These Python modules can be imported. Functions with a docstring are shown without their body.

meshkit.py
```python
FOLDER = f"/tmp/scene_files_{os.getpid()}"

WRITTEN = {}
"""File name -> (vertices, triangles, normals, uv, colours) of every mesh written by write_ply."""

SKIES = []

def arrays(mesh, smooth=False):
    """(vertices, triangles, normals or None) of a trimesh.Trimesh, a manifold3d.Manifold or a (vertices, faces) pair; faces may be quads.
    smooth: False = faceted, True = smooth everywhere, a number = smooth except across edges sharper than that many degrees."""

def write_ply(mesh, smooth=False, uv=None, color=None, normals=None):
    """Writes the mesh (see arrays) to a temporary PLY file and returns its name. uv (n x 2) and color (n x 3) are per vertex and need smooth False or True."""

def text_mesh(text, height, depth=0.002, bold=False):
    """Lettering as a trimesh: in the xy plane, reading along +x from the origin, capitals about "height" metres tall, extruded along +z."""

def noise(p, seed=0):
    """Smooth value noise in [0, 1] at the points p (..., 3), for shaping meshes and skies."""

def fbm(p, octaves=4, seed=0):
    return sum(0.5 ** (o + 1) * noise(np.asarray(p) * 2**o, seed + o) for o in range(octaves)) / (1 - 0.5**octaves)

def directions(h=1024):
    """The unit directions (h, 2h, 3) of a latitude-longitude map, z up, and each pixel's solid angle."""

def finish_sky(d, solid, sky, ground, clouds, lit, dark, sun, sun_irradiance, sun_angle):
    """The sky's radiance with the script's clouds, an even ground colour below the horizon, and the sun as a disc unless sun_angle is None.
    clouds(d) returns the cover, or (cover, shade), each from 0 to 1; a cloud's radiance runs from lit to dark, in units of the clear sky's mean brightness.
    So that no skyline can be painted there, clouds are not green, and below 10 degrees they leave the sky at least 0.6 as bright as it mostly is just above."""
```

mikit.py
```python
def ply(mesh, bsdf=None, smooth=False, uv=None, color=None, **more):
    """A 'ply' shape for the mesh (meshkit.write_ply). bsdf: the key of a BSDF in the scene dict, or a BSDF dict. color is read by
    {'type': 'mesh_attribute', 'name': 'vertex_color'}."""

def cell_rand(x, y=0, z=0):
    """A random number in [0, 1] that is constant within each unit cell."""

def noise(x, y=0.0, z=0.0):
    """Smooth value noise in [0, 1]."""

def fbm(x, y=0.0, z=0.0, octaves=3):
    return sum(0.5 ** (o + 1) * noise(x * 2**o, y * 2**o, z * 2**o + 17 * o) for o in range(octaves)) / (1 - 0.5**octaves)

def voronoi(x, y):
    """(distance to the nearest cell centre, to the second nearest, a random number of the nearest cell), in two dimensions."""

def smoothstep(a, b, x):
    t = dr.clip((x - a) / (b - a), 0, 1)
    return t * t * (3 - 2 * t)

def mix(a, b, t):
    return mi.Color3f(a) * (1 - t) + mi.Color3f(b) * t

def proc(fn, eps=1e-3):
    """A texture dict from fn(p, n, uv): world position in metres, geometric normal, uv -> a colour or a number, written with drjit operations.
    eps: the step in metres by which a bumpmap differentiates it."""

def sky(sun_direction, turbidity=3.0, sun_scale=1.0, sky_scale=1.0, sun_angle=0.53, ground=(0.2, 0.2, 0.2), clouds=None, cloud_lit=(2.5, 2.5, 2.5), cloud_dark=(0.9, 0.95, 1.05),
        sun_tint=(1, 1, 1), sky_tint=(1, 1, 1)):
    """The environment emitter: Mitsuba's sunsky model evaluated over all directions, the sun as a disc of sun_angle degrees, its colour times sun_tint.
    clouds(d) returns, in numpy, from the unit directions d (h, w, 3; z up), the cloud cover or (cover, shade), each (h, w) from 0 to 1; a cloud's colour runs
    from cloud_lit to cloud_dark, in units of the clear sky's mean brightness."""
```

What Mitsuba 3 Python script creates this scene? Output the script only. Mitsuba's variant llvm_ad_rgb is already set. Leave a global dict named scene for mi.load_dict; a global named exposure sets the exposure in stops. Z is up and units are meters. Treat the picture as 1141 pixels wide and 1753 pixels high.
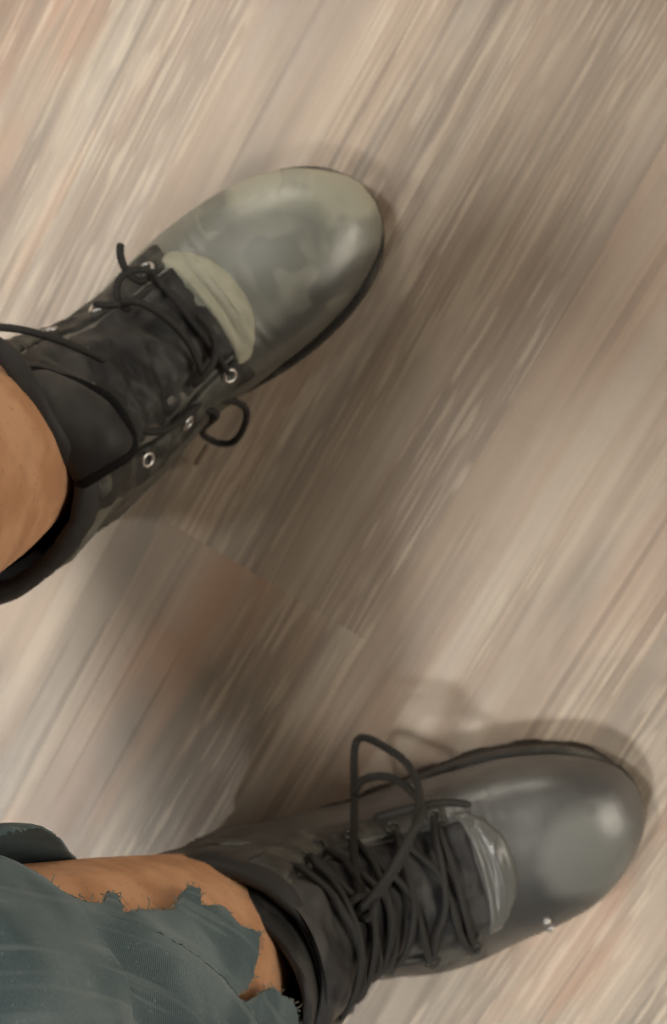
import math, random
import numpy as np
import trimesh, manifold3d, drjit as dr, mitsuba as mi
from scipy.interpolate import PchipInterpolator, CubicSpline, RectBivariateSpline
from scipy.spatial import cKDTree
import mikit, meshkit
from mikit import noise, fbm, smoothstep, mix, cell_rand

rng = np.random.default_rng(7)
random.seed(7)
scene, labels = {}, {}

# ------------------------------------------------------------------ camera
# A hand-held phone about 0.88 m over the floor, tilted 13 degrees back towards the wearer's own feet.
FPX = 2500.0                                     # focal length in pixels of the 1141 x 1753 frame
_d = np.array([977.0, 448.0]) - np.array([570.5, 876.5])   # where the plumb line below the camera falls
_tilt = math.atan(np.hypot(*_d) / FPX)
_down = np.array([_d[0], -_d[1], -FPX]); _down /= np.linalg.norm(_down)      # (right, up, back)
_x = np.array([1.0, 0, 0]) - _down * _down[0]; _x /= np.linalg.norm(_x)
CAM_R = np.stack([_x, np.cross(-_down, _x), -_down])
CAM_H = 0.9 * math.cos(_tilt)
def _ray(px, py):
    v = CAM_R @ np.array([px - 570.5, -(py - 876.5), -FPX]); return v / np.linalg.norm(v)
CAM = np.array([0, 0, CAM_H]); _c = _ray(570.5, 876.5)
CAM = CAM - np.array([_c[0], _c[1], 0]) * (CAM_H / -_c[2])
def at(px, py, z):
    "the place at height z that is seen at this pixel of the photograph (used to measure the photograph)"
    v = _ray(px, py); return CAM + v * ((z - CAM[2]) / v[2])
T = mi.ScalarTransform4f
scene['camera'] = {'type': 'thinlens', 'fov': 2 * math.degrees(math.atan(570.5 / FPX)), 'fov_axis': 'x',
                   'to_world': T().look_at(origin=CAM.tolist(), target=(CAM + _c).tolist(), up=(CAM_R @ np.array([0, 1.0, 0])).tolist()),
                   'aperture_radius': 0.0017, 'focus_distance': 0.54, 'near_clip': 0.01, 'far_clip': 50.0}
# ------------------------------------------------------------------ light
exposure = 0.0
AMBIENT = (0.022, 0.020, 0.018)
WARM = (1.0, 0.965, 0.915)
WARMER = (1.0, 0.90, 0.76)
LAMPS = [  # x, y, z, radius, strength, on a wall rather than the ceiling, colour
    (-1.50, -2.50, 2.50, 0.13, 0.633, False, WARM),
    (-1.75, -1.75, 2.50, 0.13, 0.437, False, WARM),
    (-1.75, -1.50, 2.50, 0.13, 0.242, False, WARM),
    (-1.75, -1.25, 2.50, 0.13, 0.473, False, WARM),
    (-0.25, -0.75, 2.50, 0.13, 0.321, False, WARM),
    (-1.50, -0.25, 2.50, 0.13, 0.149, False, WARM),
    (-0.50, 0.50, 2.50, 0.13, 0.304, False, WARM),
    (-2.00, 1.75, 2.50, 0.13, 0.114, False, WARM),
    (3.20, 0.00, 2.00, 0.80, 0.56, True, WARMER),
    (3.09, 0.83, 1.50, 0.35, 0.225, True, WARMER),
    (0.00, 3.20, 1.50, 0.35, 0.150, True, WARMER),
    (-0.83, 3.09, 1.50, 0.35, 0.190, True, WARMER),]
LIGHT_GAIN = 3.05
scene['room_light'] = {'type': 'constant', 'radiance': {'type': 'rgb', 'value': [c * LIGHT_GAIN / math.pi for c in AMBIENT]}}

# ------------------------------------------------------------------ helpers
def rgb(r, g, b):
    f = lambda c: (c / 255 / 12.92 if c / 255 < 0.04045 else ((c / 255 + 0.055) / 1.055) ** 2.4)
    return (f(r), f(g), f(b))
def add(key, mesh, bsdf, smooth=True, uv=None):
    if key in scene:
        n = 1
        while f'{key}_{n:03d}' in scene: n += 1
        key = f'{key}_{n:03d}'
    scene[key] = mikit.ply(mesh, bsdf, smooth=smooth, uv=uv)
    return key
def grid_faces(nu, nv, closed_v=False):
    i = np.arange(nu - 1)[:, None]; j = np.arange(nv if closed_v else nv - 1)[None]
    a = i * nv + j; b = i * nv + (j + 1) % nv; c = (i + 1) * nv + (j + 1) % nv; d = (i + 1) * nv + j
    return np.concatenate([np.stack([a, b, c], -1).reshape(-1, 3), np.stack([a, c, d], -1).reshape(-1, 3)])
def smooth_path(pts, n):
    pts = np.asarray(pts, float)
    t = np.r_[0, np.cumsum(np.linalg.norm(np.diff(pts, axis=0), axis=1))]
    return CubicSpline(t, pts)(np.linspace(0, t[-1], n)) if len(pts) > 2 else pts[0] + (pts[1] - pts[0]) * np.linspace(0, 1, n)[:, None]
def tube(pts, r, n=None, k=10, flat=1.0):
    "a cord along the points, round ends"
    p = smooth_path(pts, n or max(8, 7 * len(pts)))
    n = len(p); rr = np.broadcast_to(r, (n,)).astype(float).copy()
    rr[0] *= 0.6; rr[-1] *= 0.6
    tg = np.gradient(p, axis=0); tg /= np.linalg.norm(tg, axis=1, keepdims=True) + 1e-12
    u = np.cross(tg[0], [0.3, 0.2, 0.9]); u /= np.linalg.norm(u)
    rings = []
    for i in range(n):
        u = u - tg[i] * (u @ tg[i]); u /= np.linalg.norm(u); w = np.cross(tg[i], u)
        a = np.arange(k) * 2 * np.pi / k
        rings.append(p[i] + rr[i] * (np.cos(a)[:, None] * u + flat * np.sin(a)[:, None] * w))
    v = np.concatenate(rings + [p[:1], p[-1:]])
    f = grid_faces(n, k, True)
    j = np.arange(k); c0, c1 = n * k, n * k + 1
    f = np.concatenate([f, np.stack([j * 0 + c0, (j + 1) % k, j], -1), np.stack([j * 0 + c1, (n - 1) * k + j, (n - 1) * k + (j + 1) % k], -1)])
    m = trimesh.Trimesh(v, f, process=False)
    if m.volume < 0: m.invert()
    return m
def hull_chain(bones, res):
    "bones: ((p, r), (q, s)) hulls of two spheres joined into one skin"
    parts = []
    for (p, r), (q, s) in bones:
        a = manifold3d.Manifold.sphere(r, 20).translate(list(map(float, p)))
        b = manifold3d.Manifold.sphere(s, 20).translate(list(map(float, q)))
        parts.append(manifold3d.Manifold.batch_hull([a, b]))
    m = manifold3d.Manifold.batch_boolean(parts, manifold3d.OpType.Add).refine_to_length(res).to_mesh()
    t = trimesh.Trimesh(m.vert_properties[:, :3].astype(float), m.tri_verts, process=True)
    trimesh.smoothing.filter_taubin(t, iterations=14)
    return t

# ------------------------------------------------------------------ materials
PL_A = math.radians(60.3)                         # the planks run this way in the picture
_pa, _pb = at(831, 760, 0), at(563, 1212, 0)
PL_DIR = (_pa - _pb)[:2] / np.linalg.norm((_pa - _pb)[:2])       # along the planks
PL_NRM = np.array([PL_DIR[1], -PL_DIR[0]])                       # across them, towards the right
PL_W, PL_L = 0.149, 1.22
PL_T0 = float(_pb[:2] @ PL_NRM)                   # one long joint lies here
_je = at(330, 920, 0)[:2]; PL_S0 = float(_je @ PL_DIR)           # one short joint lies here, on the row left of it
def plank_coords(p):
    s = p.x * float(PL_DIR[0]) + p.y * float(PL_DIR[1])
    t = p.x * float(PL_NRM[0]) + p.y * float(PL_NRM[1]) - PL_T0
    return s, t
def row_shift(row):                               # same in numpy and drjit
    return PL_S0 + (row + 1) * 0.47
def floor_pattern(p):
    s, t = plank_coords(p)
    row = dr.floor(t / PL_W)
    sh = PL_S0 + (row + 1) * 0.47
    idx = dr.floor((s - sh) / PL_L)
    r1, r2 = cell_rand(row, idx, 5), cell_rand(row, idx, 9)
    o = r1 * 37.0
    return s, t, row, r1, r2, o
def floor_color(p, n, uv):
    s, t, row, r1, r2, o = floor_pattern(p)
    wob = 0.003 * (noise(s * 7 + o, t * 9) - 0.5)
    tt = t + wob
    broad = fbm(s * 2.6 + o, tt * 14 + o, 3.0, 3)
    patch = fbm(s * 9 + o, tt * 26, 7.0, 3)
    strip = fbm(s * 2.6 + o, tt * 60, 1.0, 3)
    fine = fbm(s * 11, tt * 380, 2.0, 3)
    chat = noise(s * 34, tt * 560, 4.0)
    lines = noise(s * 4.5 + o, tt * 640, 14.0)
    c = mix(rgb(174, 157, 140), rgb(196, 176, 155), smoothstep(0.35, 0.65, broad))
    c = mix(c, rgb(196, 156, 130), 0.70 * smoothstep(0.48, 0.72, patch) * smoothstep(0.25, 0.6, r2))
    c = mix(c, rgb(154, 145, 133), 0.70 * smoothstep(0.50, 0.68, fbm(s * 4 + 9 + o, tt * 22, 11.0, 3)))
    c = mix(c, rgb(212, 199, 180), 0.45 * smoothstep(0.48, 0.72, strip))
    zone = smoothstep(0.42, 0.62, fbm(s * 5 + 5, tt * 18 + o, 6.0, 2))
    c = c * (1 + (0.10 + 0.16 * zone) * (fine - 0.5))
    c = mix(c, rgb(228, 214, 192), 0.42 * smoothstep(0.55, 0.88, chat) * zone)
    c = c * (1 + 0.20 * (lines - 0.5) * (0.1 + zone))
    dark = smoothstep(0.70, 0.84, noise(s * 5 + 3, tt * 210, 8.0)) * smoothstep(0.45, 0.6, fbm(s * 5, tt * 22, 21.0, 2))
    c = mix(c, rgb(118, 98, 82), 0.36 * dark)
    return c * (0.95 + 0.10 * r1)
def floor_rough(p, n, uv):
    s, t, row, r1, r2, o = floor_pattern(p)
    return 0.36 + 0.2 * fbm(s * 9, t * 240, 2.0, 2)
def floor_bump(p, n, uv):
    s, t, row, r1, r2, o = floor_pattern(p)
    return 0.00010 * fbm(s * 12, t * 420, 2.0, 2)
scene['mat_plank'] = {'type': 'bumpmap', 'arbitrary': mikit.proc(floor_bump, 5e-4), 'scale': 1.0,
                      'bsdf': {'type': 'principled', 'base_color': mikit.proc(floor_color), 'roughness': mikit.proc(floor_rough), 'specular': 0.5}}
scene['mat_subfloor'] = {'type': 'diffuse', 'reflectance': {'type': 'rgb', 'value': [0.05, 0.04, 0.032]}}
scene['mat_rubber'] = {'type': 'principled', 'base_color': {'type': 'rgb', 'value': list(rgb(34, 29, 26))}, 'roughness': 0.6, 'specular': 0.4}
scene['mat_metal'] = {'type': 'roughconductor', 'material': 'Al', 'alpha': 0.18}
scene['mat_dark_metal'] = {'type': 'principled', 'base_color': {'type': 'rgb', 'value': [0.10, 0.10, 0.095]}, 'metallic': 0.8, 'roughness': 0.35}
scene['mat_lace'] = {'type': 'principled', 'base_color': {'type': 'rgb', 'value': list(rgb(50, 49, 46))}, 'roughness': 0.7, 'specular': 0.4}
scene['mat_aglet'] = {'type': 'principled', 'base_color': {'type': 'rgb', 'value': list(rgb(170, 150, 135))}, 'roughness': 0.25, 'specular': 0.6}
scene['mat_lining'] = {'type': 'twosided', 'bsdf': {'type': 'principled', 'base_color': {'type': 'rgb', 'value': list(rgb(24, 24, 25))}, 'roughness': 0.8, 'specular': 0.2}}
scene['mat_tongue'] = {'type': 'twosided', 'bsdf': {'type': 'principled', 'base_color': mikit.proc(lambda p, n, uv: mix(rgb(44, 44, 45), rgb(74, 74, 72), smoothstep(0.35, 0.7, fbm(p.x * 60, p.y * 60, p.z * 60, 2)))), 'roughness': 0.55, 'specular': 0.4}}
scene['mat_pad'] = {'type': 'principled', 'base_color': {'type': 'rgb', 'value': list(rgb(58, 58, 58))}, 'roughness': 0.6, 'specular': 0.35}

# ------------------------------------------------------------------ floor of wood-look planks
def plank_mesh(s0, s1, t0, t1, top):
    g, b = 0.00002, 0.0004
    rects = [((s0 + g, s1 - g, t0 + g, t1 - g), -0.006), ((s0 + g, s1 - g, t0 + g, t1 - g), top - b * 0.25), ((s0 + g + b, s1 - g - b, t0 + g + b, t1 - g - b), top)]
    v = []
    for (a, c, d, e), z in rects:
        for s, t in ((a, d), (c, d), (c, e), (a, e)):
            q = PL_DIR * s + PL_NRM * (t + PL_T0); v.append((q[0], q[1], z))
    f = []
    for k in range(2):
        for j in range(4):
            a, b2 = 4 * k + j, 4 * k + (j + 1) % 4
            f += [(a, b2, b2 + 4), (a, b2 + 4, a + 4)]
    f += [(8, 9, 10), (8, 10, 11)]
    m = trimesh.Trimesh(v, f, process=False)
    if m.face_normals[-1][2] < 0: m.invert()
    return m
labels['floor'] = {'kind': 'structure', 'label': 'worn grey-brown wood-look plank floor under the boots'}
fl = trimesh.creation.box((5.0, 5.0, 0.05)); fl.apply_translation((0, 0, -0.032))
scene['floor'] = mikit.ply(fl, 'mat_subfloor')
R_PL = 1.5
for row in range(-10, 11):
    t0 = row * PL_W
    for idx in range(-3, 4):
        s0 = row_shift(row) + idx * PL_L; s1 = s0 + PL_L
        mid = PL_DIR * (s0 + s1) / 2 + PL_NRM * (t0 + PL_W / 2 + PL_T0)
        if abs((s0 + s1) / 2) < 1.9 and abs(t0) < R_PL:
            add('floor__plank', plank_mesh(s0, s1, t0, t0 + PL_W, -0.00006 + 0.00006 * rng.random()), 'mat_plank', smooth=False)

# ------------------------------------------------------------------ boots
# local frame: u along the sole, 0 at the toe tip and negative towards the heel; m towards the inner side of the foot; z up
KEYS = np.array([  # N_u, N_z, M_u, M_z, inner width, outer width, middle, bottom exponent
    (-0.0005, 0.038, -0.0005, 0.030, 0.004, 0.003, 0.35, 3.0),
    (-0.0035, 0.047, -0.0035, 0.026, 0.0165, 0.012, 0.35, 3.0),
    (-0.0125, 0.057, -0.0125, 0.026, 0.0285, 0.0235, 0.35, 3.5),
    (-0.028, 0.066, -0.028, 0.026, 0.0375, 0.0365, 0.35, 4.0),
    (-0.052, 0.073, -0.052, 0.026, 0.0450, 0.0470, 0.35, 4.0),
    (-0.078, 0.078, -0.080, 0.026, 0.0480, 0.0520, 0.35, 4.0),
    (-0.100, 0.085, -0.110, 0.026, 0.0475, 0.0530, 0.36, 4.0),
    (-0.120, 0.096, -0.150, 0.026, 0.0450, 0.0500, 0.38, 4.0),
    (-0.136, 0.109, -0.195, 0.026, 0.0430, 0.0460, 0.42, 3.5),
    (-0.147, 0.122, -0.245, 0.026, 0.0430, 0.0440, 0.46, 3.0),
    (-0.154, 0.136, -0.286, 0.034, 0.0450, 0.0450, 0.50, 2.6),
    (-0.159, 0.150, -0.296, 0.072, 0.0480, 0.0480, 0.50, 2.3),
    (-0.163, 0.165, -0.297, 0.110, 0.0520, 0.0520, 0.50, 2.2),
    (-0.166, 0.180, -0.299, 0.148, 0.0570, 0.0560, 0.50, 2.1),
    (-0.168, 0.195, -0.304, 0.182, 0.0620, 0.0600, 0.50, 2.1)])
NK = len(KEYS) - 1

class Boot:
    def __init__(self, key, origin, angle, inner, lean, widen=(1, 1), seed=0, bulge=(0, 0, 0, 0, 0, 0, 0)):
        self.key, self.o, self.inner, self.lean, self.seed = key, np.array(origin), inner, lean, seed
        a = math.radians(angle); self.e = np.array([math.cos(a), math.sin(a)]); self.n = np.array([-math.sin(a), math.cos(a)]) * inner
        s = np.concatenate([np.linspace(0, 1, 10)[:-1] ** 1.5, np.linspace(1, NK, 120)])
        phi = np.linspace(0, 2 * np.pi, 161)[:-1]
        k = PchipInterpolator(np.arange(NK + 1), KEYS)(s)
        Nu, Nz, Mu, Mz, wi, wo, mid, be = k.T
        wi = wi + bulge[0] * np.exp(-((s - bulge[1]) / bulge[2]) ** 2) - bulge[6] * np.clip(s - 11.5, 0, 2.5) / 2.5 if bulge[2] else wi
        wo = wo + bulge[3] * np.exp(-((s - bulge[4]) / bulge[5]) ** 2) - bulge[6] * np.clip(s - 11.5, 0, 2.5) / 2.5 if bulge[2] else wo
        c, sn = np.cos(phi)[None], np.sin(phi)[None]
        top = c >= 0
        e = np.where(top, 2.15, be[:, None])
        ax = np.sign(c) * np.abs(c) ** (2 / e); w = np.abs(sn) ** (2 / e)
        f = np.where(top, mid[:, None] + (1 - mid[:, None]) * ax, mid[:, None] * (1 + ax))
        u = Mu[:, None] + (Nu - Mu)[:, None] * f; z = Mz[:, None] + (Nz - Mz)[:, None] * f
        m = np.where(sn > 0, wi[:, None] * widen[0], -wo[:, None] * widen[1]) * w
        S = np.stack([u, m, z], -1)
        # softened, worn leather: creases over the toe bend, folds round the ankle, and the lean of the shank
        nrm = self._normals(S)
        q = S * 1.0
        ankle = np.clip((s - 7.5) / 2.5, 0, 1)[:, None] * np.clip((NK + .2 - s) / 1.2, 0.15, 1)[:, None]
        side = np.clip(np.abs(sn) * 1.4 - .25, 0, 1)
        fold = meshkit.fbm(np.stack([q[..., 2] * 55 + q[..., 0] * 30, q[..., 0] * 16 - q[..., 2] * 10, q[..., 1] * 14], -1), 3, seed) - 0.5
        ridge = 1 - np.abs(fold) * 4
        S = S + nrm * (0.0075 * ankle * side * np.clip(ridge, -.4, 1) + 0.006 * ankle * side * fold)[..., None]
        flex = np.exp(-((s - 5.6) / 0.5) ** 2)[:, None] * np.clip(c, 0, 1)
        S = S + nrm * (0.0004 * flex * np.sin(q[..., 0] * 900 + 3 * meshkit.noise(q * 40, seed)))[..., None]
        S = S + nrm * (0.0012 * (meshkit.fbm(q * 45, 3, seed + 3) - .5))[..., None]
        S[..., 1] += lean * np.clip(S[..., 2] - 0.055, 0, None)
        self.s, self.phi, self.S = s, phi, S
        P3 = np.concatenate([phi - 2 * np.pi, phi, phi + 2 * np.pi])
        self.spl = [RectBivariateSpline(s, P3, np.concatenate([S[..., i]] * 3, 1), kx=3, ky=3) for i in range(3)]
    @staticmethod
    def _normals(S):
        du = np.gradient(S, axis=0); dv = np.roll(S, -1, 1) - np.roll(S, 1, 1)
        n = np.cross(du, dv); n /= np.linalg.norm(n, axis=-1, keepdims=True) + 1e-12
        c = S.mean(1, keepdims=True)
        return n * np.sign((n * (S - c)).sum(-1).mean())
    def surf(self, s, p):
        s, p = np.broadcast_arrays(np.asarray(s, float), np.asarray(p, float)); p = (p + np.pi) % (2 * np.pi) - np.pi
        return np.stack([f.ev(s, p) for f in self.spl], -1)
    def normal(self, s, p):
        h = 0.03
        a = self.surf(np.asarray(s) + h, p) - self.surf(np.asarray(s) - h, p); b = self.surf(s, np.asarray(p) + h) - self.surf(s, np.asarray(p) - h)
        n = np.cross(a, b); n /= np.linalg.norm(n, axis=-1, keepdims=True) + 1e-12
        c = np.stack([f.ev(np.asarray(s, float), np.asarray(s, float) * 0) for f in self.spl], -1)
        x = np.cross(self.surf(5.5, .6 + .1) - self.surf(5.5, .5), self.surf(5.6, .6) - self.surf(5.4, .6))  # sign probe: at the vamp the normal looks up
        probe = np.cross(self.surf(5.53, 0.) - self.surf(5.47, 0.), self.surf(5.5, .03) - self.surf(5.5, -.03))
        return n * np.sign(probe[2])
    def find(self, u, m, lift=0.0):
        "the upper-most place of the leather over (u, m): returns (s, phi)"
        d = np.hypot(self.S[..., 0] - u, self.S[..., 1] - m) - 0.02 * self.S[..., 2]
        i, j = np.unravel_index(np.argmin(d), d.shape)
        p = self.phi[j]
        return self.s[i], p if p < np.pi else p - 2 * np.pi
    def to_local(self, w):
        q = np.asarray(w)[..., :2] - self.o
        return np.stack([q @ self.e, q @ self.n, np.asarray(w)[..., 2]], -1)
    def world(self, L):
        L = np.asarray(L, float); out = np.empty_like(L)
        out[..., :2] = self.o + L[..., :1] * self.e + L[..., 1:2] * self.n; out[..., 2] = L[..., 2]
        return out
    def mesh(self, v, f):
        t = trimesh.Trimesh(self.world(v), f, process=False)
        return t
    def fix(self, t):
        if self.inner < 0: t.invert()
        return t
    def part(self, name, mesh, bsdf, **kw):
        return add(f'{self.key}__{name}', mesh, bsdf, **kw)
    def patch(self, fn, nu, nv, thick, rim=0.16, extra=None, sink=0.0008):
        "a panel lying on the leather; fn(a, b) -> (s, phi), its edges turned down"
        a, b = np.meshgrid(np.linspace(0, 1, nu), np.linspace(0, 1, nv), indexing='ij')
        s, p = fn(a, b)
        e = np.minimum(np.minimum(a, 1 - a) * nu / max(nu, nv) * 1.0, np.minimum(b, 1 - b) * nv / max(nu, nv)) / rim
        prof = np.sqrt(np.clip(1 - (1 - np.clip(e, 0, 1)) ** 2, 0, 1))
        h = -sink + (thick + sink) * prof
        if extra is not None: h = h + extra(a, b) * prof
        v = self.surf(s, p) + self.normal(s, p) * h[..., None]
        f = grid_faces(nu, nv)
        t = self.mesh(v.reshape(-1, 3), f)
        n = self.normal(s, p)[nu // 2, nv // 2]; wn = self.world(n[None])[0] - self.world(np.zeros((1, 3)))[0]
        if (t.face_normals[len(f) // 4] @ wn) < 0: t.invert()
        return t
    def cord(self, sp, lift, r, n=None):
        "a cord laid over the leather through (s, phi) points"
        sp = smooth_path(np.asarray(sp, float), n or max(10, 6 * len(sp)))
        v = self.surf(sp[:, 0], sp[:, 1]) + self.normal(sp[:, 0], sp[:, 1]) * (np.broadcast_to(lift, (len(sp),))[:, None])
        return tube(self.world(v), r, n=len(v))

SOLE = dict(inner=[(0, 4), (-4, 18), (-12, 30), (-26, 40.5), (-50, 49), (-78, 52.5), (-100, 52), (-130, 48), (-170, 42), (-215, 37), (-255, 35), (-282, 25), (-296, 8)],
            outer=[(-2.5, -11), (-11, -26), (-27, -40), (-52, -51), (-80, -56.5), (-105, -58), (-140, -55), (-180, -48), (-215, -42), (-255, -37), (-283, -25), (-296, -8)])
def sole_outline(b, grow, wi=1.0, wo=1.0):
    from shapely.geometry import Polygon
    pts = [(u / 1000, m / 1000 * wi) for u, m in SOLE['inner']] + [(u / 1000, m / 1000 * wo) for u, m in SOLE['outer'][::-1]]
    pts = np.array(pts); cl = np.vstack([pts, pts[:1]])
    t = np.r_[0, np.cumsum(np.linalg.norm(np.diff(cl, axis=0), axis=1))]
    q = CubicSpline(t, cl, bc_type='periodic')(np.linspace(0, t[-1], 161)[:-1])
    g = Polygon(q).buffer(grow)
    c = np.array(g.exterior.coords)[:-1]
    cl = np.vstack([c, c[:1]]); t = np.r_[0, np.cumsum(np.linalg.norm(np.diff(cl, axis=0), axis=1))]
    k = np.linspace(0, t[-1], 161)[:-1]
    return np.stack([np.interp(k, t, cl[:, i]) for i in range(2)], 1)
def slab(b, levels, wi, wo, lug=None, spring=True):
    "a sole layer: outlines grown by (grow, z), closed below and above"
    rings = []
    for g, z in levels:
        o = sole_outline(b, g, wi, wo)
        zz = np.full(len(o), z)
        if spring: zz = zz + 0.010 * np.clip((o[:, 0] + 0.065) / 0.065, 0, 1) ** 2 * (1 if z < 0.02 else 0.35)
        rings.append(np.column_stack([o, zz]))
    if lug:
        i0, i1, depth = lug
        d = np.gradient(rings[0][:, :2], axis=0); nrm = np.column_stack([d[:, 1], -d[:, 0]]); nrm /= np.linalg.norm(nrm, axis=1, keepdims=True)
        if ((rings[0][:, :2] - rings[0][:, :2].mean(0)) * nrm).sum() < 0: nrm = -nrm
        k = (np.arange(len(d)) // 4) % 2 == 0
        for i in range(i0, i1): rings[i][k, :2] -= nrm[k] * depth
    n = len(rings[0]); v = np.concatenate(rings + [rings[0].mean(0)[None], rings[-1].mean(0)[None]])
    f = grid_faces(len(rings), n, True); j = np.arange(n)
    f = np.concatenate([f, np.stack([j * 0 + len(rings) * n, (j + 1) % n, j], -1), np.stack([j * 0 + len(rings) * n + 1, (len(rings) - 1) * n + j, (len(rings) - 1) * n + (j + 1) % n], -1)])
    t = b.mesh(v, f)
    if t.volume < 0: t.invert()
    return t

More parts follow.
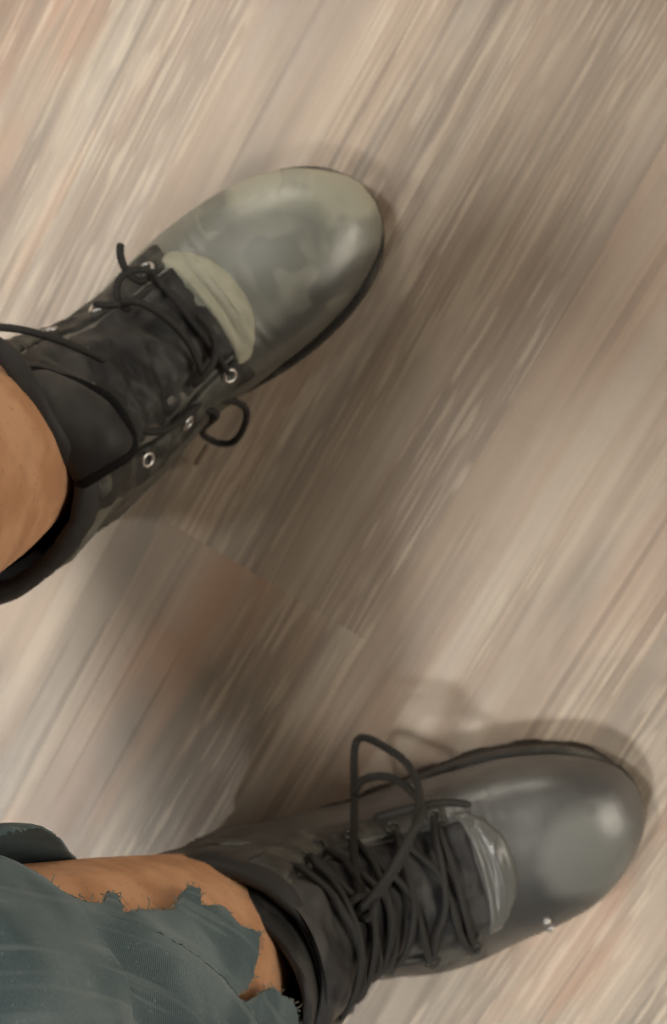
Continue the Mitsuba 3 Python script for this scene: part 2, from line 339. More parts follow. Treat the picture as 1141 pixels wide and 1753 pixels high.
def leather(b, base, worn, pale, edge, rough, seed, coat=0.35, side_shade=None, grey=None):
    ox, oy, ex, ey, nx, ny = map(float, (*b.o, *b.e, *b.n))
    def local(p):
        qx, qy = p.x - ox, p.y - oy
        return qx * ex + qy * ey, qx * nx + qy * ny
    def col(p, n, uv):
        u, m = local(p)
        c = mix(base, worn, smoothstep(0.25, 0.75, fbm(u * 28 + seed, m * 28, p.z * 28, 3)))
        if side_shade is not None:       # shade of the side faces painted in: inner side and rear darker
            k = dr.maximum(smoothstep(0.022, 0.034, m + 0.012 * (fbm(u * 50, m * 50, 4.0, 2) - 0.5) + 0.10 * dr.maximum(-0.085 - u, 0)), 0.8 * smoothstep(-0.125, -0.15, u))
            c = mix(c, side_shade, k * (1 - smoothstep(0.13, 0.15, p.z) * 0.5))
        if grey is not None:        # soft highlight painted into the colour: grey patch on the toe top
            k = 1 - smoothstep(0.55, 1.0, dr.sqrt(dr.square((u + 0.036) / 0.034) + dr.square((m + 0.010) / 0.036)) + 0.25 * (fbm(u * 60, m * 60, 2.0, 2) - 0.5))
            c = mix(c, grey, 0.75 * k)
        if pale is not None:
            w = 0.012 * (fbm(u * 60, m * 60, 3.0, 3) - 0.5)
            uu, mm = u + w, m + 0.016 * (fbm(u * 45 + 7, m * 45, 9.0, 3) - 0.5)
            r = dr.sqrt(dr.square((uu + 0.062) / 0.062) + dr.square(mm / 0.047))
            ring = smoothstep(0.42, 0.80, r) * smoothstep(-0.082, -0.070, uu) * (1 - smoothstep(0.010, 0.022, mm))
            ring = ring * smoothstep(0.30, 0.50, fbm(u * 40 + 3, m * 40 + 1, 5.0, 3))
            drip = smoothstep(0.50, 0.60, fbm(u * 75 + 11, m * 40, 2.0, 2)) * smoothstep(0.022, 0.034, -mm) * smoothstep(-0.085, -0.074, uu) * (1 - smoothstep(-0.035, -0.02, uu))
            side = smoothstep(0.016, 0.026, -mm) * (1 - smoothstep(0.036, 0.046, -mm)) * smoothstep(-0.046, -0.030, uu) * (1 - smoothstep(-0.012, -0.006, uu)) * 0.7
            blot = smoothstep(0.56, 0.66, fbm(u * 48 + 5, m * 48 + 5, 8.0, 2)) * (1 - smoothstep(0.022, 0.036, dr.abs(mm - 0.012))) * smoothstep(-0.085, -0.07, uu) * (1 - smoothstep(-0.045, -0.035, uu)) * 0.3
            k = dr.maximum(dr.maximum(ring, drip), dr.maximum(blot, side))
            c = mix(c, pale, k * 0.50 * smoothstep(0.028, 0.034, p.z))
        if edge is not None:
            g = smoothstep(0.44, 0.60, fbm(u * 50 + seed, m * 50, p.z * 60, 3)) * (1 - smoothstep(0.030, 0.052, p.z)) * smoothstep(0.0, 0.02, -m)
            c = mix(c, edge, 0.8 * g)
        return c
    def rgh(p, n, uv):
        return rough + 0.12 * fbm(p.x * 90, p.y * 90, p.z * 90, 2)
    def bmp(p, n, uv):
        return 0.00012 * fbm(p.x * 500, p.y * 500, p.z * 500, 2)
    return {'type': 'twosided', 'bsdf': {'type': 'bumpmap', 'arbitrary': mikit.proc(bmp, 4e-4), 'scale': 1.0,
            'bsdf': {'type': 'principled', 'base_color': mikit.proc(col), 'roughness': mikit.proc(rgh), 'eta': 2.0, 'clearcoat': coat, 'clearcoat_gloss': 0.35}}}

def build_boot(b, mat, mat_crescent, mat_panel, wi, wo, tongue_flap, lace_seed, rows, mat_eyelet='mat_metal', forward=0.0, lift=0.0042, laced=99, wrinkle=0.0040):
    r = np.random.default_rng(lace_seed)
    # sole, heel block, welt with its stitches
    b.part('outsole', slab(b, [(-0.006, 0.0), (-0.003, 0.0015), (-0.002, 0.004), (-0.002, 0.012), (-0.0025, 0.0185)], wi, wo, lug=(0, 3, 0.0012)), 'mat_rubber', smooth=40)
    b.part('welt', slab(b, [(-0.006, 0.0185), (-0.0014, 0.019), (-0.0004, 0.021), (-0.0004, 0.0245), (-0.0018, 0.027), (-0.0065, 0.0275)], wi, wo), mat_panel, smooth=40)
    o = sole_outline(b, -0.0032, wi, wo)
    st = []
    for k in range(0, len(o), 1):
        p, q = o[k], o[(k + 1) % len(o)]
        zz = lambda w: 0.0273 + 0.0035 * np.clip((w[0] + 0.065) / 0.065, 0, 1) ** 2
        a3, b3 = np.r_[p * .9 + q * .1, zz(p)], np.r_[p * .3 + q * .7, zz(q)]
        st.append(tube(b.world(np.array([a3, (a3 + b3) / 2 + [0, 0, .0003], b3])), 0.0005, n=4, k=5))
    b.part('welt__stitching', trimesh.util.concatenate(st), 'mat_lace')
    # leather upper with its inside
    v = b.S; nu, nv = v.shape[:2]
    t = b.mesh(v.reshape(-1, 3), grid_faces(nu, nv, True))
    cap = b.mesh(np.vstack([v[0], v[0].mean(0)[None]]), np.stack([np.arange(nv), (np.arange(nv) + 1) % nv, np.full(nv, nv)], -1))
    n_mid = t.face_normals[(nu // 3) * nv]
    if n_mid[2] < 0: t.invert()
    b.part('upper', trimesh.util.concatenate([t, cap]), mat)
    ss = np.linspace(9.2, NK, 30); ph = np.linspace(0, 2 * np.pi, 97)[:-1]
    A, B = np.meshgrid(ss, ph, indexing='ij')
    lv = b.surf(A, B) - b.normal(A, B) * 0.004
    b.part('lining', b.mesh(lv.reshape(-1, 3), grid_faces(30, 96, True)), 'mat_lining')
    # padded collar rolled over the top edge
    ph = np.linspace(0, 2 * np.pi, 121)[:-1]; k = 16
    rim = b.surf(NK - 0.02, ph); nn = b.normal(NK - 0.1, ph)
    up = b.surf(NK, ph) - b.surf(NK - 0.25, ph); up /= np.linalg.norm(up, axis=1, keepdims=True)
    a = np.arange(k) * 2 * np.pi / k
    gap = 1 - 0.75 * np.exp(-(np.minimum(ph, 2 * np.pi - ph) / 0.42) ** 4)
    wob = 1 + 0.35 * (meshkit.noise(np.stack([np.cos(ph) * 3, np.sin(ph) * 3, ph * 0], -1), b.seed) - .5)
    ring = rim[:, None] - nn[:, None] * 0.003 + (0.0052 * gap * wob)[:, None, None] * (np.cos(a)[None, :, None] * nn[:, None]) + (0.0085 * gap * wob)[:, None, None] * (np.sin(a)[None, :, None] * up[:, None]) - up[:, None] * 0.004
    v = ring.reshape(-1, 3); f = grid_faces(120, k, True)
    j = np.arange(k); f = np.concatenate([f, np.concatenate([np.stack([119 * k + j, 119 * k + (j + 1) % k, (j + 1) % k], -1), np.stack([119 * k + j, (j + 1) % k, j], -1)])])
    t = b.mesh(v, f)
    if t.volume < 0: t.invert()
    b.part('collar', t, 'mat_pad')
    # tongue between the eyelet rows
    def tg(a, bb):
        w = 0.60 + 0.10 * np.sin(a * 3)
        return 6.15 - forward + a * (NK - 6.2 + forward), (bb * 2 - 1) * w
    wr = lambda a, bb: wrinkle * (meshkit.fbm(np.stack([a * 11 + bb * 2, bb * 3.5 - a, a * 0 + b.seed], -1), 3, b.seed + 5) - .5) * 2
    tm = b.patch(tg, 90, 40, 0.0035, rim=0.10, extra=wr)
    b.part('tongue', trimesh.util.concatenate([tm, tongue_flap(b)]), 'mat_tongue')
    # crescent where the vamp meets the tongue
    def cr(a, bb):
        x = bb * 2 - 1
        out = 5.25 - forward + 0.95 * np.abs(x) ** 2.2; inn = 6.22 - forward * 1.3 + 0.30 * np.abs(x) ** 2
        inn = np.maximum(inn, out + 0.12)
        return out + a * (inn - out), x * (0.80 - 0.25 * forward)
    groove = lambda a, bb: 0.0030 * np.exp(-((a - .42) / .13) ** 2) * np.clip(1 - np.abs(bb * 2 - 1.05) * 1.6, 0, 1) - 0.0026 * np.exp(-((a - .72) / .10) ** 2) * np.clip(1 - np.abs(bb * 2 - 1) * 1.3, 0, 1)
    b.part('throat_band', b.patch(cr, 40, 70, 0.0030, rim=0.12, extra=groove), mat_crescent)
    # the two facings that carry the eyelets
    for sd, nm in ((1, 'inner'), (-1, 'outer')):
        def fc(a, bb, sd=sd):
            lo = 0.62 + 0.10 * np.sin(a * 3.0); hi = 1.12 - 0.12 * a
            return 6.2 + a * (NK - 6.75), sd * (lo + bb * (hi - lo))
        ex = lambda a, bb: 0.0030 * (meshkit.fbm(np.stack([a * 12, bb * 2.5, a * 0 + sd], -1), 2, b.seed + 8) - .5)
        b.part('eyelet_facing', b.patch(fc, 80, 22, 0.0030, rim=0.06, extra=ex), mat_panel)
    # eyelets and criss-crossed lace
    for i, sv in enumerate(rows):
        for sd in (1, -1):
            p = 0.74 + 0.09 * np.sin((sv - 6.2) / (NK - 6.75) * 3)
            c = b.surf(sv, sd * p); n = b.normal(sv, sd * p)
            tor = trimesh.creation.torus(0.0036, 0.0012, major_sections=20, minor_sections=8)
            M = trimesh.geometry.align_vectors([0, 0, 1], b.world((c + n)[None])[0] - b.world(c[None])[0])
            tor.apply_transform(M); tor.apply_translation(b.world((c + n * 0.0034)[None])[0])
            b.part('eyelet', tor, mat_eyelet)
    lc = []
    for i in range(min(len(rows) - 1, laced)):
        for sd in (1, -1):
            w0 = 0.74; j = r.normal(0, 0.05, 3)
            pts = [(rows[i], sd * w0), (rows[i] * .7 + rows[i + 1] * .3 + j[0], sd * w0 * .45), (rows[i] * .45 + rows[i + 1] * .55 + j[1], -sd * w0 * .15), (rows[i + 1] - 0.05 + j[2], -sd * w0 * .7), (rows[i + 1], -sd * w0)]
            nn_ = 30; x = np.linspace(0, 1, nn_)
            lc.append(b.cord(pts, 0.0035 + (lift + 0.0015 * (sd > 0)) * np.sin(np.pi * x) ** .6, 0.0021, n=nn_))
    lc.append(b.cord([(rows[0], -.74), (rows[0] + .05, -.3), (rows[0] + .03, .3), (rows[0], .74)], 0.0035 + 0.0035 * np.sin(np.pi * np.linspace(0, 1, 24)), 0.0021, n=24))
    for m_ in lc: b.part('lace', m_, 'mat_lace')

def flap_folded(b):
    "the padded tongue's end, standing off the shin and turned forward"
    nu, nv = 40, 40
    a, c = np.meshgrid(np.linspace(0, 1, nu), np.linspace(-1, 1, nv), indexing='ij')
    W = 0.031 * (1 - 0.10 * (a - .5) ** 2) * (1 - 0.22 * np.clip((a - .86) / .14, 0, 1) ** 2.5)
    path = PchipInterpolator([0, .28, .5, .8, 1], np.array([(-0.180, 0.170), (-0.184, 0.198), (-0.176, 0.2085), (-0.160, 0.203), (-0.150, 0.191)]))(a)
    m = c * W + 0.013 + 0.006 * (a - .5)
    top = np.stack([path[..., 0] - 0.010 * c ** 2 + 0.006 * c, m, path[..., 1] - 0.007 * np.abs(c) ** 2.5 - 0.004 * c + 0.0012 * np.sin(c * 5 + a * 4)], -1)
    edge = np.concatenate([top[8:, 0], top[-1, 1:-1], top[8:, -1][::-1]])
    b.part('tongue__piping', tube(b.world(edge[::4]), 0.0031, n=160, k=10), 'mat_lining')
    return _thick(b, top, 0.0058)
def flap_upright(b):
    nu, nv = 30, 40
    a, c = np.meshgrid(np.linspace(0, 1, nu), np.linspace(-1, 1, nv), indexing='ij')
    W = 0.047 * np.sqrt(np.clip(1.02 - np.clip((a - .7) / .3, 0, 1) ** 2 * .5, 0, 1))
    path = PchipInterpolator([0, .4, .8, 1], np.array([(-0.166, 0.160), (-0.1765, 0.188), (-0.177, 0.206), (-0.1735, 0.212)]))(a)
    m = c * W + 0.016
    top = np.stack([path[..., 0] - 0.020 * c ** 2, m, path[..., 1] - 0.008 * c ** 2], -1)
    return _thick(b, top, 0.005)
def _thick(b, top, th):
    nu, nv = top.shape[:2]
    du = np.gradient(top, axis=0); dv = np.gradient(top, axis=1); n = np.cross(du, dv); n /= np.linalg.norm(n, axis=-1, keepdims=True)
    a, c = np.meshgrid(np.linspace(0, 1, nu), np.linspace(0, 1, nv), indexing='ij')
    e = np.clip(np.minimum(np.minimum(a * 9, (1 - a) * 9), np.minimum(c * 7, (1 - c) * 7)), 0, 1); h = th / 2 * np.sqrt(np.clip(1 - (1 - e) ** 2, 0, 1))
    h = h * (1 + .12 * np.sin(c * 40) * 0)
    V = np.concatenate([(top + n * h[..., None]).reshape(-1, 3), (top - n * h[..., None]).reshape(-1, 3)])
    f = grid_faces(nu, nv); F = np.concatenate([f, f[:, ::-1] + nu * nv])
    t = b.mesh(V, F)
    if t.volume < 0: t.invert()
    return t

boot_a = Boot('boot', (0.0249, 0.1923), 38, -1, 0.06, seed=11, bulge=(0.0105, 9.0, 1.9, 0.0, 8.0, 2.0, 0.004))
boot_b = Boot('boot_001', (0.1917, -0.1661), 17, 1, 0.16, widen=(1.04, 1.08), seed=29, bulge=(0.003, 9.0, 2.0, 0.0105, 7.3, 1.3, 0.0))
scene['mat_leather_dusty'] = leather(boot_a, rgb(116, 118, 108), rgb(136, 138, 127), rgb(204, 202, 178), None, 0.34, 1.0, side_shade=rgb(74, 75, 69))
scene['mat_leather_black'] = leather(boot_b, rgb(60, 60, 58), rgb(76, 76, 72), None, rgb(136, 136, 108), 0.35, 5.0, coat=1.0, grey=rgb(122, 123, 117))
_dust = {'type': 'twosided', 'bsdf': {'type': 'principled', 'base_color': mikit.proc(lambda p, n, uv: mix(rgb(156, 155, 135), rgb(196, 194, 172), fbm(p.x * 90, p.y * 90, p.z * 90, 3))), 'roughness': 0.5, 'specular': 0.4}}
scene['mat_dusty_band'] = _dust
scene['mat_panel_a'] = {'type': 'twosided', 'bsdf': {'type': 'principled', 'base_color': mikit.proc(lambda p, n, uv: mix(rgb(48, 48, 45), rgb(92, 92, 84), smoothstep(.4, .75, fbm(p.x * 70, p.y * 70, p.z * 70, 3)))), 'roughness': 0.5, 'specular': 0.45}}
scene['mat_panel_b'] = {'type': 'twosided', 'bsdf': {'type': 'principled', 'base_color': mikit.proc(lambda p, n, uv: mix(rgb(62, 62, 59), rgb(92, 91, 85), smoothstep(.4, .75, fbm(p.x * 70 + 5, p.y * 70, p.z * 70, 3)))), 'roughness': 0.45, 'specular': 0.5}}
scene['mat_band_b'] = {'type': 'twosided', 'bsdf': {'type': 'principled', 'base_color': {'type': 'rgb', 'value': list(rgb(104, 104, 99))}, 'roughness': 0.26, 'specular': 0.5}}
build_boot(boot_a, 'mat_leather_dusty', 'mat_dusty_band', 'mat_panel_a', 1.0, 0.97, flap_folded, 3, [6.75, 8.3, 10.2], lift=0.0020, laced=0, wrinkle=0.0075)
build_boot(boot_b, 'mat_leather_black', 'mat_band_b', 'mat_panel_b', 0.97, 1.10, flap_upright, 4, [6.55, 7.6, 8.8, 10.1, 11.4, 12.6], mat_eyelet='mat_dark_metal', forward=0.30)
labels['boot'] = {'label': 'dusty grey-green leather boot with pale scuffed toe and tongue folded forward', 'category': 'boot', 'group': 'pair of worn laced boots'}
labels['boot_001'] = {'label': 'black leather boot with smooth shiny toe and a loose lace loop, below the torn jeans', 'category': 'boot', 'group': 'pair of worn laced boots'}
labels['boot__throat_band'] = {'label': 'pale dusty crescent band'}
for px, py, z_ in ((937, 1562, .055), (941, 1578, .050)):      # two rivets low on the outer side
    s_, p_ = boot_b.find(*boot_b.to_local(at(px, py, z_))[:2]); c_ = boot_b.surf(s_, p_); n_ = boot_b.normal(s_, p_)
    rv = trimesh.creation.icosphere(2, 0.0026); rv.apply_translation(boot_b.world((c_ + n_ * .0004)[None])[0]); add('boot_001__rivet', rv, 'mat_metal')
# loose ends of lace
A3 = lambda l: np.array([at(*q) for q in l])
for pts in ([(625, 1562, .150), (655, 1520, .150), (685, 1475, .142), (708, 1420, .130), (717, 1385, .118), (700, 1312, .088), (655, 1277, .070), (612, 1266, .062), (606, 1300, .068), (606, 1400, .105), (609, 1500, .140), (622, 1552, .150)],
            [(600, 1572, .150), (640, 1530, .156), (676, 1478, .150), (704, 1425, .136), (722, 1388, .12), (700, 1352, .10), (660, 1330, .085), (622, 1335, .085), (608, 1360, .09)],
            [(640, 1400, .108), (700, 1384, .105), (760, 1374, .092), (805, 1378, .085)],
            [(590, 1545, .150), (612, 1570, .153), (640, 1560, .157), (632, 1535, .152), (606, 1540, .155), (600, 1565, .152)],
            [(618, 1560, .156), (580, 1590, .150), (560, 1625, .145), (590, 1650, .135), (640, 1640, .125)]):
    add('boot_001__lace', tube(A3(pts), 0.0023), 'mat_lace')
for pts in ([(250, 478, .108), (228, 476, .116), (213, 458, .120), (207, 416, .122)], [(262, 470, .108), (232, 462, .117), (206, 476, .120), (203, 515, .120), (222, 530, .120)],
            [(258, 488, .112), (225, 515, .121), (160, 520, .125)],
            [(360, 690, .085), (392, 686, .064), (420, 700, .048), (414, 738, .036), (384, 760, .028), (358, 752, .030), (352, 728, .050), (342, 700, .086)],
            [(330, 660, .105), (352, 640, .104), (368, 608, .099), (362, 570, .098), (338, 540, .102)],
            [(342, 690, .092), (318, 712, .105), (285, 735, .120), (248, 738, .132), (222, 722, .142)],
            [(205, 522, .122), (238, 518, .126), (278, 540, .120), (318, 580, .112), (345, 640, .106)]):
    add('boot__lace', tube(A3(pts), 0.0021), 'mat_lace')
add('boot__lace', tube(A3([(-40, 562, .182), (10, 561, .182), (60, 570, .182), (115, 588, .178), (180, 618, .172)]), 0.0020), 'mat_lace')
add('boot__pull_tab', tube(A3([(78, 955, .172), (45, 978, .165), (0, 1002, .160), (-60, 1020, .160), (-90, 990, .165)]), 0.0065, flat=0.3, k=14), 'mat_pad')
add('boot__tongue__edge_band', tube(A3([(-20, 590, .206), (28, 628, .212), (62, 690, .214), (96, 752, .210), (118, 790, .200)]), 0.0055, flat=0.55, k=14), 'mat_pad')
add('boot__lace_tip', tube(A3([(356, 762, .020), (345, 780, .012), (335, 795, .006)]), 0.0019), 'mat_aglet')

# ------------------------------------------------------------------ the person: bare shins, torn jeans, body bent over out of the frame
FW = np.array([0.927, 0.375, 0.0]); SD = np.array([-0.375, 0.927, 0.0]); UP = np.array([0, 0, 1.0])
KL, KR = np.array([-0.160, 0.040, 0.46]), np.array([-0.080, -0.115, 0.46])
HIP = np.array([-0.300, -0.360, 0.48]); EL_R = np.array([-0.007, -0.118, 0.893]); EL_L = np.array([-0.099, 0.270, 0.813])
HEAD = np.array([-0.198, -0.067, 0.991]); CHEST = np.array([-0.229, -0.155, 0.731])
HL, HR = HIP + SD * 0.09, HIP - SD * 0.09
SL, SR = CHEST + SD * 0.18, CHEST - SD * 0.18
HAND = np.array([0.135, 0.145, 0.93])
LEG_L = [((-0.1525, 0.051, 0.085), 0.038), ((-0.152, 0.053, 0.15), 0.046), ((-0.152, 0.054, 0.21), 0.054), ((-0.155, 0.050, 0.31), 0.060), (KL, 0.066)]
LEG_R = [((-0.040, -0.228, 0.085), 0.038), ((-0.047, -0.218, 0.15), 0.050), ((-0.053, -0.207, 0.20), 0.060), ((-0.063, -0.172, 0.30), 0.0635), (KR, 0.066)]
bones = []
for L in (LEG_L, LEG_R): bones += list(zip(L[:-1], L[1:]))
for b_, K in ((boot_a, LEG_L), (boot_b, LEG_R)):   # feet inside the boots
    A = K[0][0]; bl = lambda u, z: b_.world(np.array([[u, 0.0, z]]))[0]
    bones += [((A, .038), (bl(-0.25, .055), .028)), ((A, .036), (bl(-0.10, .048), .020)), ((bl(-0.10, .048), .020), (bl(-0.05, .044), .015))]
bones += [((KL, .066), (HL, .085)), ((KR, .066), (HR, .085)), ((HL, .10), (HR, .10)), ((HIP, .12), (CHEST, .13)), ((SL, .06), (SR, .06)), ((CHEST + UP * .03, .10), (SL, .055)), ((CHEST + UP * .03, .10), (SR, .055)),
          ((CHEST + UP * .06, .06), (HEAD - UP * .10, .055)), ((HEAD, .092), (HEAD + FW * .035 - UP * .075, .055)), ((HEAD + FW * .02, .09), (HEAD - FW * .03, .09)),
          ((HEAD + FW * .095 - UP * .02, .012), (HEAD + FW * .105 - UP * .045, .013))]
for sgn in (1, -1): bones += [((HEAD + SD * sgn * .088, .012), (HEAD + SD * sgn * .090 - UP * .035, .011))]
for S_, E_, sgn in ((SL, EL_L, 1), (SR, EL_R, -1)):
    wr_ = HAND + SD * sgn * 0.055 - FW * 0.06 - UP * .01
    pc = HAND + SD * sgn * 0.045
    bones += [((S_, .052), (E_, .042)), ((E_, .042), (wr_, .028)), ((wr_, .027), (pc, .022)), ((wr_, .024), (pc + SD * sgn * -.006 + UP * .02, .018))]
    for k_ in range(4):                             # fingers curled behind the phone, the thumb in front of it
        k0 = pc + FW * (.03 - .02 * k_) + UP * .012; ln = (.036, .042, .040, .032)[k_]
        k1 = k0 + UP * ln * .7 - SD * sgn * .006; k2 = k1 - SD * sgn * ln * .8 + UP * .006; k3 = k2 - SD * sgn * .018 - UP * .008
        bones += [((k0, .0095), (k1, .009)), ((k1, .009), (k2, .0085)), ((k2, .0085), (k3, .0075))]
    t0_ = wr_ + FW * .03 + UP * .015; t1_ = t0_ + FW * .03 - SD * sgn * .02 + UP * .012; t2_ = t1_ - SD * sgn * .026 + UP * .004
    bones += [((t0_, .013), (t1_, .011)), ((t1_, .0105), (t2_, .009))]
def skin_color(p, n, uv):
    a = fbm(p.x * 60, p.y * 60, p.z * 40, 3); d = noise(p.x * 420, p.y * 420, p.z * 420)
    c = mix(rgb(200, 150, 112), rgb(220, 172, 134), smoothstep(0.3, 0.7, a))
    return mix(c, rgb(112, 74, 52), 0.35 * smoothstep(0.80, 0.95, d))
scene['mat_skin'] = {'type': 'principled', 'base_color': mikit.proc(skin_color), 'roughness': 0.5, 'specular': 0.35}
scene['person'] = mikit.ply(hull_chain(bones, 0.007), 'mat_skin', smooth=True)
labels['person'] = {'label': 'person with bare shins in torn blue jeans and laced boots, seen from above', 'category': 'person'}
hair = trimesh.creation.icosphere(4, 0.1); hv = hair.vertices
hair.vertices = hv * [1.02, 1.02, 0.98] + 0.004 * (meshkit.fbm(hv * 60, 3)[:, None] - .5) * hv / 0.1
hair = trimesh.Trimesh(hair.vertices, hair.faces[(hair.triangles_center @ FW < 0.055) & (hair.triangles_center[:, 2] > -0.06 + 0.5 * np.clip(hair.triangles_center @ FW, 0, 1))], process=True)
hair.apply_translation(HEAD + UP * .006)
scene['mat_hair'] = {'type': 'twosided', 'bsdf': {'type': 'diffuse', 'reflectance': {'type': 'rgb', 'value': [0.02, 0.017, 0.015]}}}
scene['person__hair'] = mikit.ply(hair, 'mat_hair', smooth=True)
scene['mat_shirt'] = {'type': 'twosided', 'bsdf': {'type': 'diffuse', 'reflectance': {'type': 'rgb', 'value': [0.05, 0.05, 0.055]}}}
shirt = hull_chain([((HIP + FW * .02, .145), (CHEST, .15)), ((HL, .12), (HR, .12)), ((SL, .075), (SR, .075)), ((CHEST + UP * .03, .12), (SL, .072)), ((CHEST + UP * .03, .12), (SR, .072)),
                    ((SL, .066), (SL * .45 + EL_L * .55, .060)), ((SR, .066), (SR * .45 + EL_R * .55, .060)), ((CHEST + UP * .05, .08), (CHEST * .5 + HEAD * .5 - UP * .03, .068))], 0.012)
scene['person__shirt'] = mikit.ply(shirt, 'mat_shirt', smooth=True)

# jeans: one loose tube per leg, torn hem over the shin
def denim_color(p, n, uv):
    x, y = uv.x, uv.y
    tw = dr.sin((x * 0.55 + y) * 2 * math.pi / 0.00105 + 1.5 * noise(x * 300, y * 300))
    yarn = noise(x * 1500, y * 1500)
    lo = fbm(x * 30, y * 30, 2.0, 3)
    c = mix(rgb(90, 109, 115), rgb(121, 138, 143), smoothstep(0.3, 0.7, lo))
    c = c * (0.88 + 0.16 * tw + 0.16 * (yarn - 0.5))
    q = x * 0.839 - y * 0.545; r_ = x * 0.545 + y * 0.839
    st = smoothstep(0.56, 0.78, fbm(q * 260, r_ * 14, 5.0, 2))
    c = mix(c, rgb(140, 152, 154), 0.30 * st)
    fleck = smoothstep(0.90, 0.97, noise(x * 900, y * 420, 3.0))
    return mix(c, rgb(165, 172, 170), 0.25 * fleck)
scene['mat_denim'] = {'type': 'twosided', 'bsdf': {'type': 'principled', 'base_color': mikit.proc(denim_color), 'roughness': 0.85, 'specular': 0.15, 'sheen': 0.3}}
scene['mat_fray'] = {'type': 'twosided', 'bsdf': {'type': 'diffuse', 'reflectance': {'type': 'rgb', 'value': list(rgb(150, 150, 140))}}}
def leg_axis(L):
    P = np.array([np.r_[p, r] for p, r in L]); return PchipInterpolator(P[:, 2], P[:, [0, 1, 3]])
def measure_hem(px, L, off):
    "where the lines of sight of the torn edge meet the cloth over the shin: (angle round the leg, height)"
    f = leg_axis(L); out = []
    for x, y in px:
        z = np.linspace(0.44, 0.19, 1200); q = np.array([at(x, y, k) for k in z]); a = f(z)
        d = np.hypot(q[:, 0] - a[:, 0], q[:, 1] - a[:, 1]) - a[:, 2] - off
        i = int(np.argmax(d < 0)) if (d < 0).any() else int(np.argmin(d))
        out.append((math.atan2(q[i, 1] - a[i, 1], q[i, 0] - a[i, 0]), z[i], d[i]))
    return np.array(out)
HEM_PX = [(0, 1500), (45, 1508), (85, 1515), (110, 1530), (145, 1543), (178, 1545), (187, 1524), (203, 1528), (212, 1560), (250, 1555), (300, 1557), (311, 1528), (326, 1514), (343, 1522), (347, 1547), (380, 1550), (412, 1582), (447, 1597), (441, 1640), (432, 1668), (424, 1690), (400, 1712), (398, 1735), (420, 1716), (442, 1702), (466, 1690), (492, 1712), (520, 1735), (545, 1753)]
HEM = measure_hem(HEM_PX, LEG_R, 0.008)

def jeans_shank(L, hem, off_fn, seed, ztop, cut):
    """the cloth round the shin: hem is the torn edge as (angle, height) from one side of the cut at the back to the other"""
    from shapely.geometry import Polygon, Point
    import shapely
    from scipy.spatial import Delaunay
    ax = leg_axis(L); K_ = 0.07
    hem = np.array(hem, float)
    ring = np.vstack([hem, [[cut, ztop], [cut - 2 * np.pi, ztop]]]) * [K_, 1]
    poly = Polygon(ring).buffer(0)
    if poly.geom_type != 'Polygon': poly = max(poly.geoms, key=lambda g: g.area)
    c = np.array(poly.segmentize(0.0012).exterior.coords)[:-1]
    c = c + np.where((c[:, 1] < ztop - .003) & (np.abs(c[:, 0] / K_ - cut) > .01) & (np.abs(c[:, 0] / K_ - cut + 2 * np.pi) > .01), 1, 0)[:, None] * np.random.default_rng(seed).normal(0, 0.0003, c.shape)
    poly = Polygon(c).buffer(0)
    if poly.geom_type != 'Polygon': poly = max(poly.geoms, key=lambda g: g.area)
    c = np.array(poly.exterior.coords)[:-1]
    gx, gy = np.meshgrid(np.arange(c[:, 0].min(), c[:, 0].max(), 0.003), np.arange(c[:, 1].min(), c[:, 1].max(), 0.003))
    g = np.column_stack([gx.ravel(), gy.ravel()]); g = g[shapely.contains_xy(poly.buffer(-0.0012), g[:, 0], g[:, 1])]
    q = np.vstack([c, g]); tri = Delaunay(q).simplices
    m = q[tri].mean(1); tri = tri[shapely.contains_xy(poly, m[:, 0], m[:, 1])]
    def place(q, depth=0.0):
        th, z = q[:, 0] / K_, q[:, 1]; a = ax(np.clip(z, .09, L[-1][0][2]))
        r = a[:, 2] + off_fn(th, z) - depth
        p = np.stack([a[:, 0] + np.cos(th) * r, a[:, 1] + np.sin(th) * r, z], -1)
        w = 0.0030 * (meshkit.fbm(np.stack([p[:, 0] * 28 + p[:, 2] * 20, p[:, 1] * 28, p[:, 2] * 40], -1), 3, seed) - .5)
        q2 = th * .07 * .839 - z * .545
        w = w + 0.0022 * (meshkit.fbm(np.stack([q2 * 120, (th * .07 * .545 + z * .839) * 14, z * 0], -1), 2, seed + 2) - .5)
        p[:, 0] += np.cos(th) * w; p[:, 1] += np.sin(th) * w
        return p
    v0, v1 = place(q), place(q, 0.0011)
    e = tri[:, [0, 1, 1, 2, 2, 0]].reshape(-1, 2); key = np.sort(e, 1); u_, ix, ct = np.unique(key, axis=0, return_index=True, return_counts=True)
    e = e[ix[ct == 1]]; n = len(q)
    f = np.concatenate([tri, tri[:, ::-1] + n, np.stack([e[:, 0], e[:, 0] + n, e[:, 1] + n], -1), np.stack([e[:, 0], e[:, 1] + n, e[:, 1]], -1)])
    t = trimesh.Trimesh(np.concatenate([v0, v1]), f, process=False)
    if ((t.triangles_center - np.column_stack([ax(np.clip(t.triangles_center[:, 2], .09, .46))[:, :2], t.triangles_center[:, 2]])) * t.face_normals)[:len(tri)].sum() < 0: t.invert()
    return t.vertices, np.vstack([q, q]), t.faces, place, c
def thigh(L, K, H, ztop):
    a = leg_axis(L)(ztop)
    t = hull_chain([((np.r_[a[:2], ztop + .004]), a[2] + .0078), ][:0] + [((np.r_[a[:2], ztop + .004], a[2] + .0118), (K, .0765)), ((K, .0755), (H, .106))], 0.006)
    v = t.vertices; th = np.arctan2(v[:, 1] - a[1], v[:, 0] - a[0])
    return v, np.column_stack([th * .07, v[:, 2]]), t.faces
CUT = 4.3
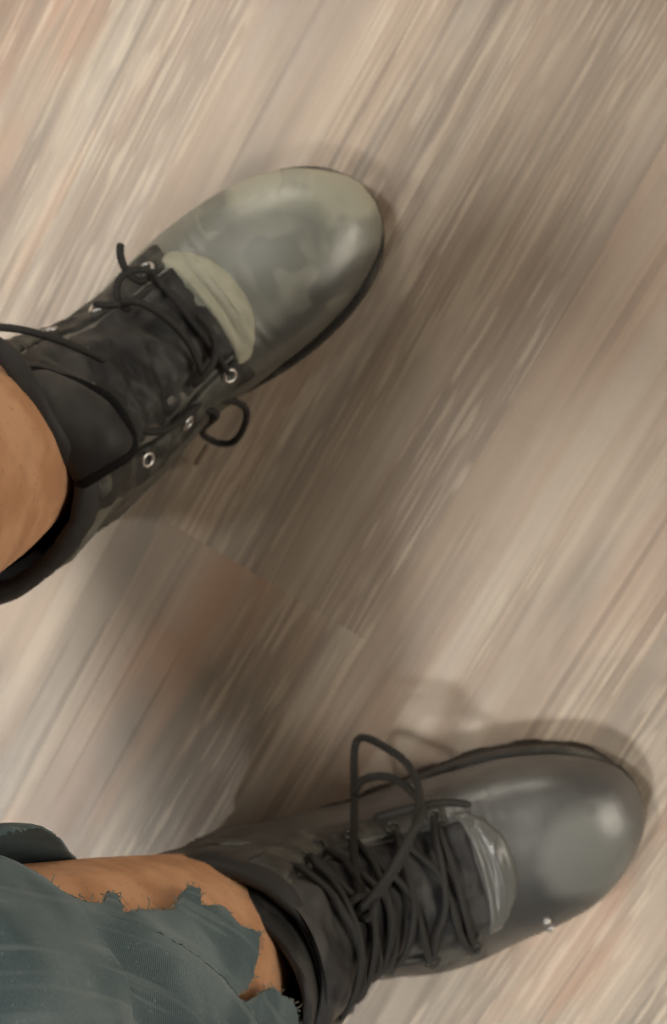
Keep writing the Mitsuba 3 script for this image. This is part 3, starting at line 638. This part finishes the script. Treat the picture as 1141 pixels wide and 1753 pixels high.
hem_r = [(CUT - 2 * np.pi, .270), (-1.6, .225), (-1.0, .205), (-0.6, .198), (-0.40, .200)] + [(a_, z_) for (a_, z_, _) in HEM[-3::-1]] + \
        [(1.32, .428), (1.40, .440), (1.46, .430), (1.50, .375), (1.56, .322), (1.66, .290), (1.9, .284), (2.5, .288), (3.3, .28), (CUT, .270)]
FOLD = measure_hem([(150, 1560), (420, 1752)], LEG_R, 0.008)[:, :2]      # where the upper layer of cloth laps over the lower
FOLD_LEN = math.hypot((FOLD[1][0] - FOLD[0][0]) * .07, FOLD[1][1] - FOLD[0][1])
FOLD_SIDE = 1.0
def off_right(th, z):
    s_ = lambda a, b, x: np.clip((x - a) / (b - a), 0, 1) ** 2 * (3 - 2 * np.clip((x - a) / (b - a), 0, 1))
    flap = s_(1.36, 1.55, th) * (1 - s_(3.2, 4.2, th))
    low = (1 - s_(-.5, .2, th)) * (1 - s_(.22, .27, z))
    fold = s_(-.002, .0025, ((FOLD[1][1] - FOLD[0][1]) * (th - FOLD[0][0]) * .07 - (FOLD[1][0] - FOLD[0][0]) * .07 * (z - FOLD[0][1])) / FOLD_LEN * FOLD_SIDE) * (1 - flap)
    return 0.0075 + 0.013 * flap * s_(.285, .350, z) - 0.004 * flap * (1 - s_(.285, .32, z)) + .007 * low + 0.009 * fold * (1 - s_(.37, .41, z))
hem_l = [(CUT - 2 * np.pi + k_ * 2 * np.pi / 60, .338 + .012 * float(meshkit.noise(np.array([math.cos(k_ * .105) * 3, math.sin(k_ * .105) * 3, 0]), 9) - .5)) for k_ in range(61)]
ZT = 0.43
v1, u1, f1, place_r, edge_r = jeans_shank(LEG_R, hem_r, off_right, 5, ZT + .02, CUT)
v2, u2, f2, _, _ = jeans_shank(LEG_L, hem_l, lambda th, z: 0.008 + 0 * z, 6, ZT, CUT)
jv, ju, jf = [v1, v2], [u1, u2], [f1, f2 + len(v1)]
nv_ = len(v1) + len(v2)
seat = hull_chain([((HL, .112), (HR, .112)), ((HIP, .125), (HIP + UP * .06 + FW * .02, .13))], 0.012)
for v_, u_, f_ in (thigh(LEG_R, KR, HR, ZT), thigh(LEG_L, KL, HL, ZT), (seat.vertices, seat.vertices[:, :2], seat.faces)):
    jv.append(v_); ju.append(u_); jf.append(f_ + nv_); nv_ += len(v_)
scene['person__jeans'] = mikit.ply(trimesh.Trimesh(np.concatenate(jv), np.concatenate(jf), process=False), 'mat_denim', smooth=True, uv=np.concatenate(ju))
# frayed threads along the torn edge
fr = []
for q_ in edge_r[::1]:
    if q_[1] < ZT - .005 and rng.random() < 0.5 and q_[0] / .07 < 1.3 and q_[0] / .07 > -.6:
        p0 = place_r(q_[None])[0]
        d_ = np.array([rng.normal(0, .7), rng.normal(0, .7), -0.8]) * rng.uniform(.0008, .003)
        fr.append(tube(np.array([p0, p0 + d_ * .6 + rng.normal(0, .0004, 3), p0 + d_]), 0.0002, n=5, k=4))
scene['person__jeans__frayed_thread'] = mikit.ply(trimesh.util.concatenate(fr), 'mat_fray')
labels['person__jeans__frayed_thread'] = {'kind': 'stuff'}

# ------------------------------------------------------------------ ceiling lamps of the room (above the frame)
_names = {False: 0, True: 0}
for x, y, z, r_, e_, wall_, c_ in LAMPS:
    L_ = e_ * LIGHT_GAIN * 2.5 ** 2 / (math.pi * r_ * r_)
    n_ = _names[wall_]; _names[wall_] += 1
    key = ('wall_lamp' if wall_ else 'ceiling_light') + (f'_{n_:03d}' if n_ else '')
    aim = [0.0, 0.0, z] if wall_ else [x, y, 0.0]
    scene[key] = {'type': 'disk', 'to_world': T().look_at(origin=[x, y, z], target=aim, up=[0, 0, 1] if wall_ else [0, 1, 0]).scale(r_),
                  'bsdf': {'type': 'diffuse'}, 'emitter': {'type': 'area', 'radiance': {'type': 'rgb', 'value': [float(L_ * k) for k in c_]}}}
    if wall_: labels[key] = {'label': 'bright round lamp on the far side of the room, outside the picture', 'category': 'lamp', 'group': 'lamps at the sides of the room'}
    else: labels[key] = {'label': 'round ceiling lamp shining down on the floor, above the picture', 'category': 'ceiling light', 'group': 'ceiling lights of the room'}
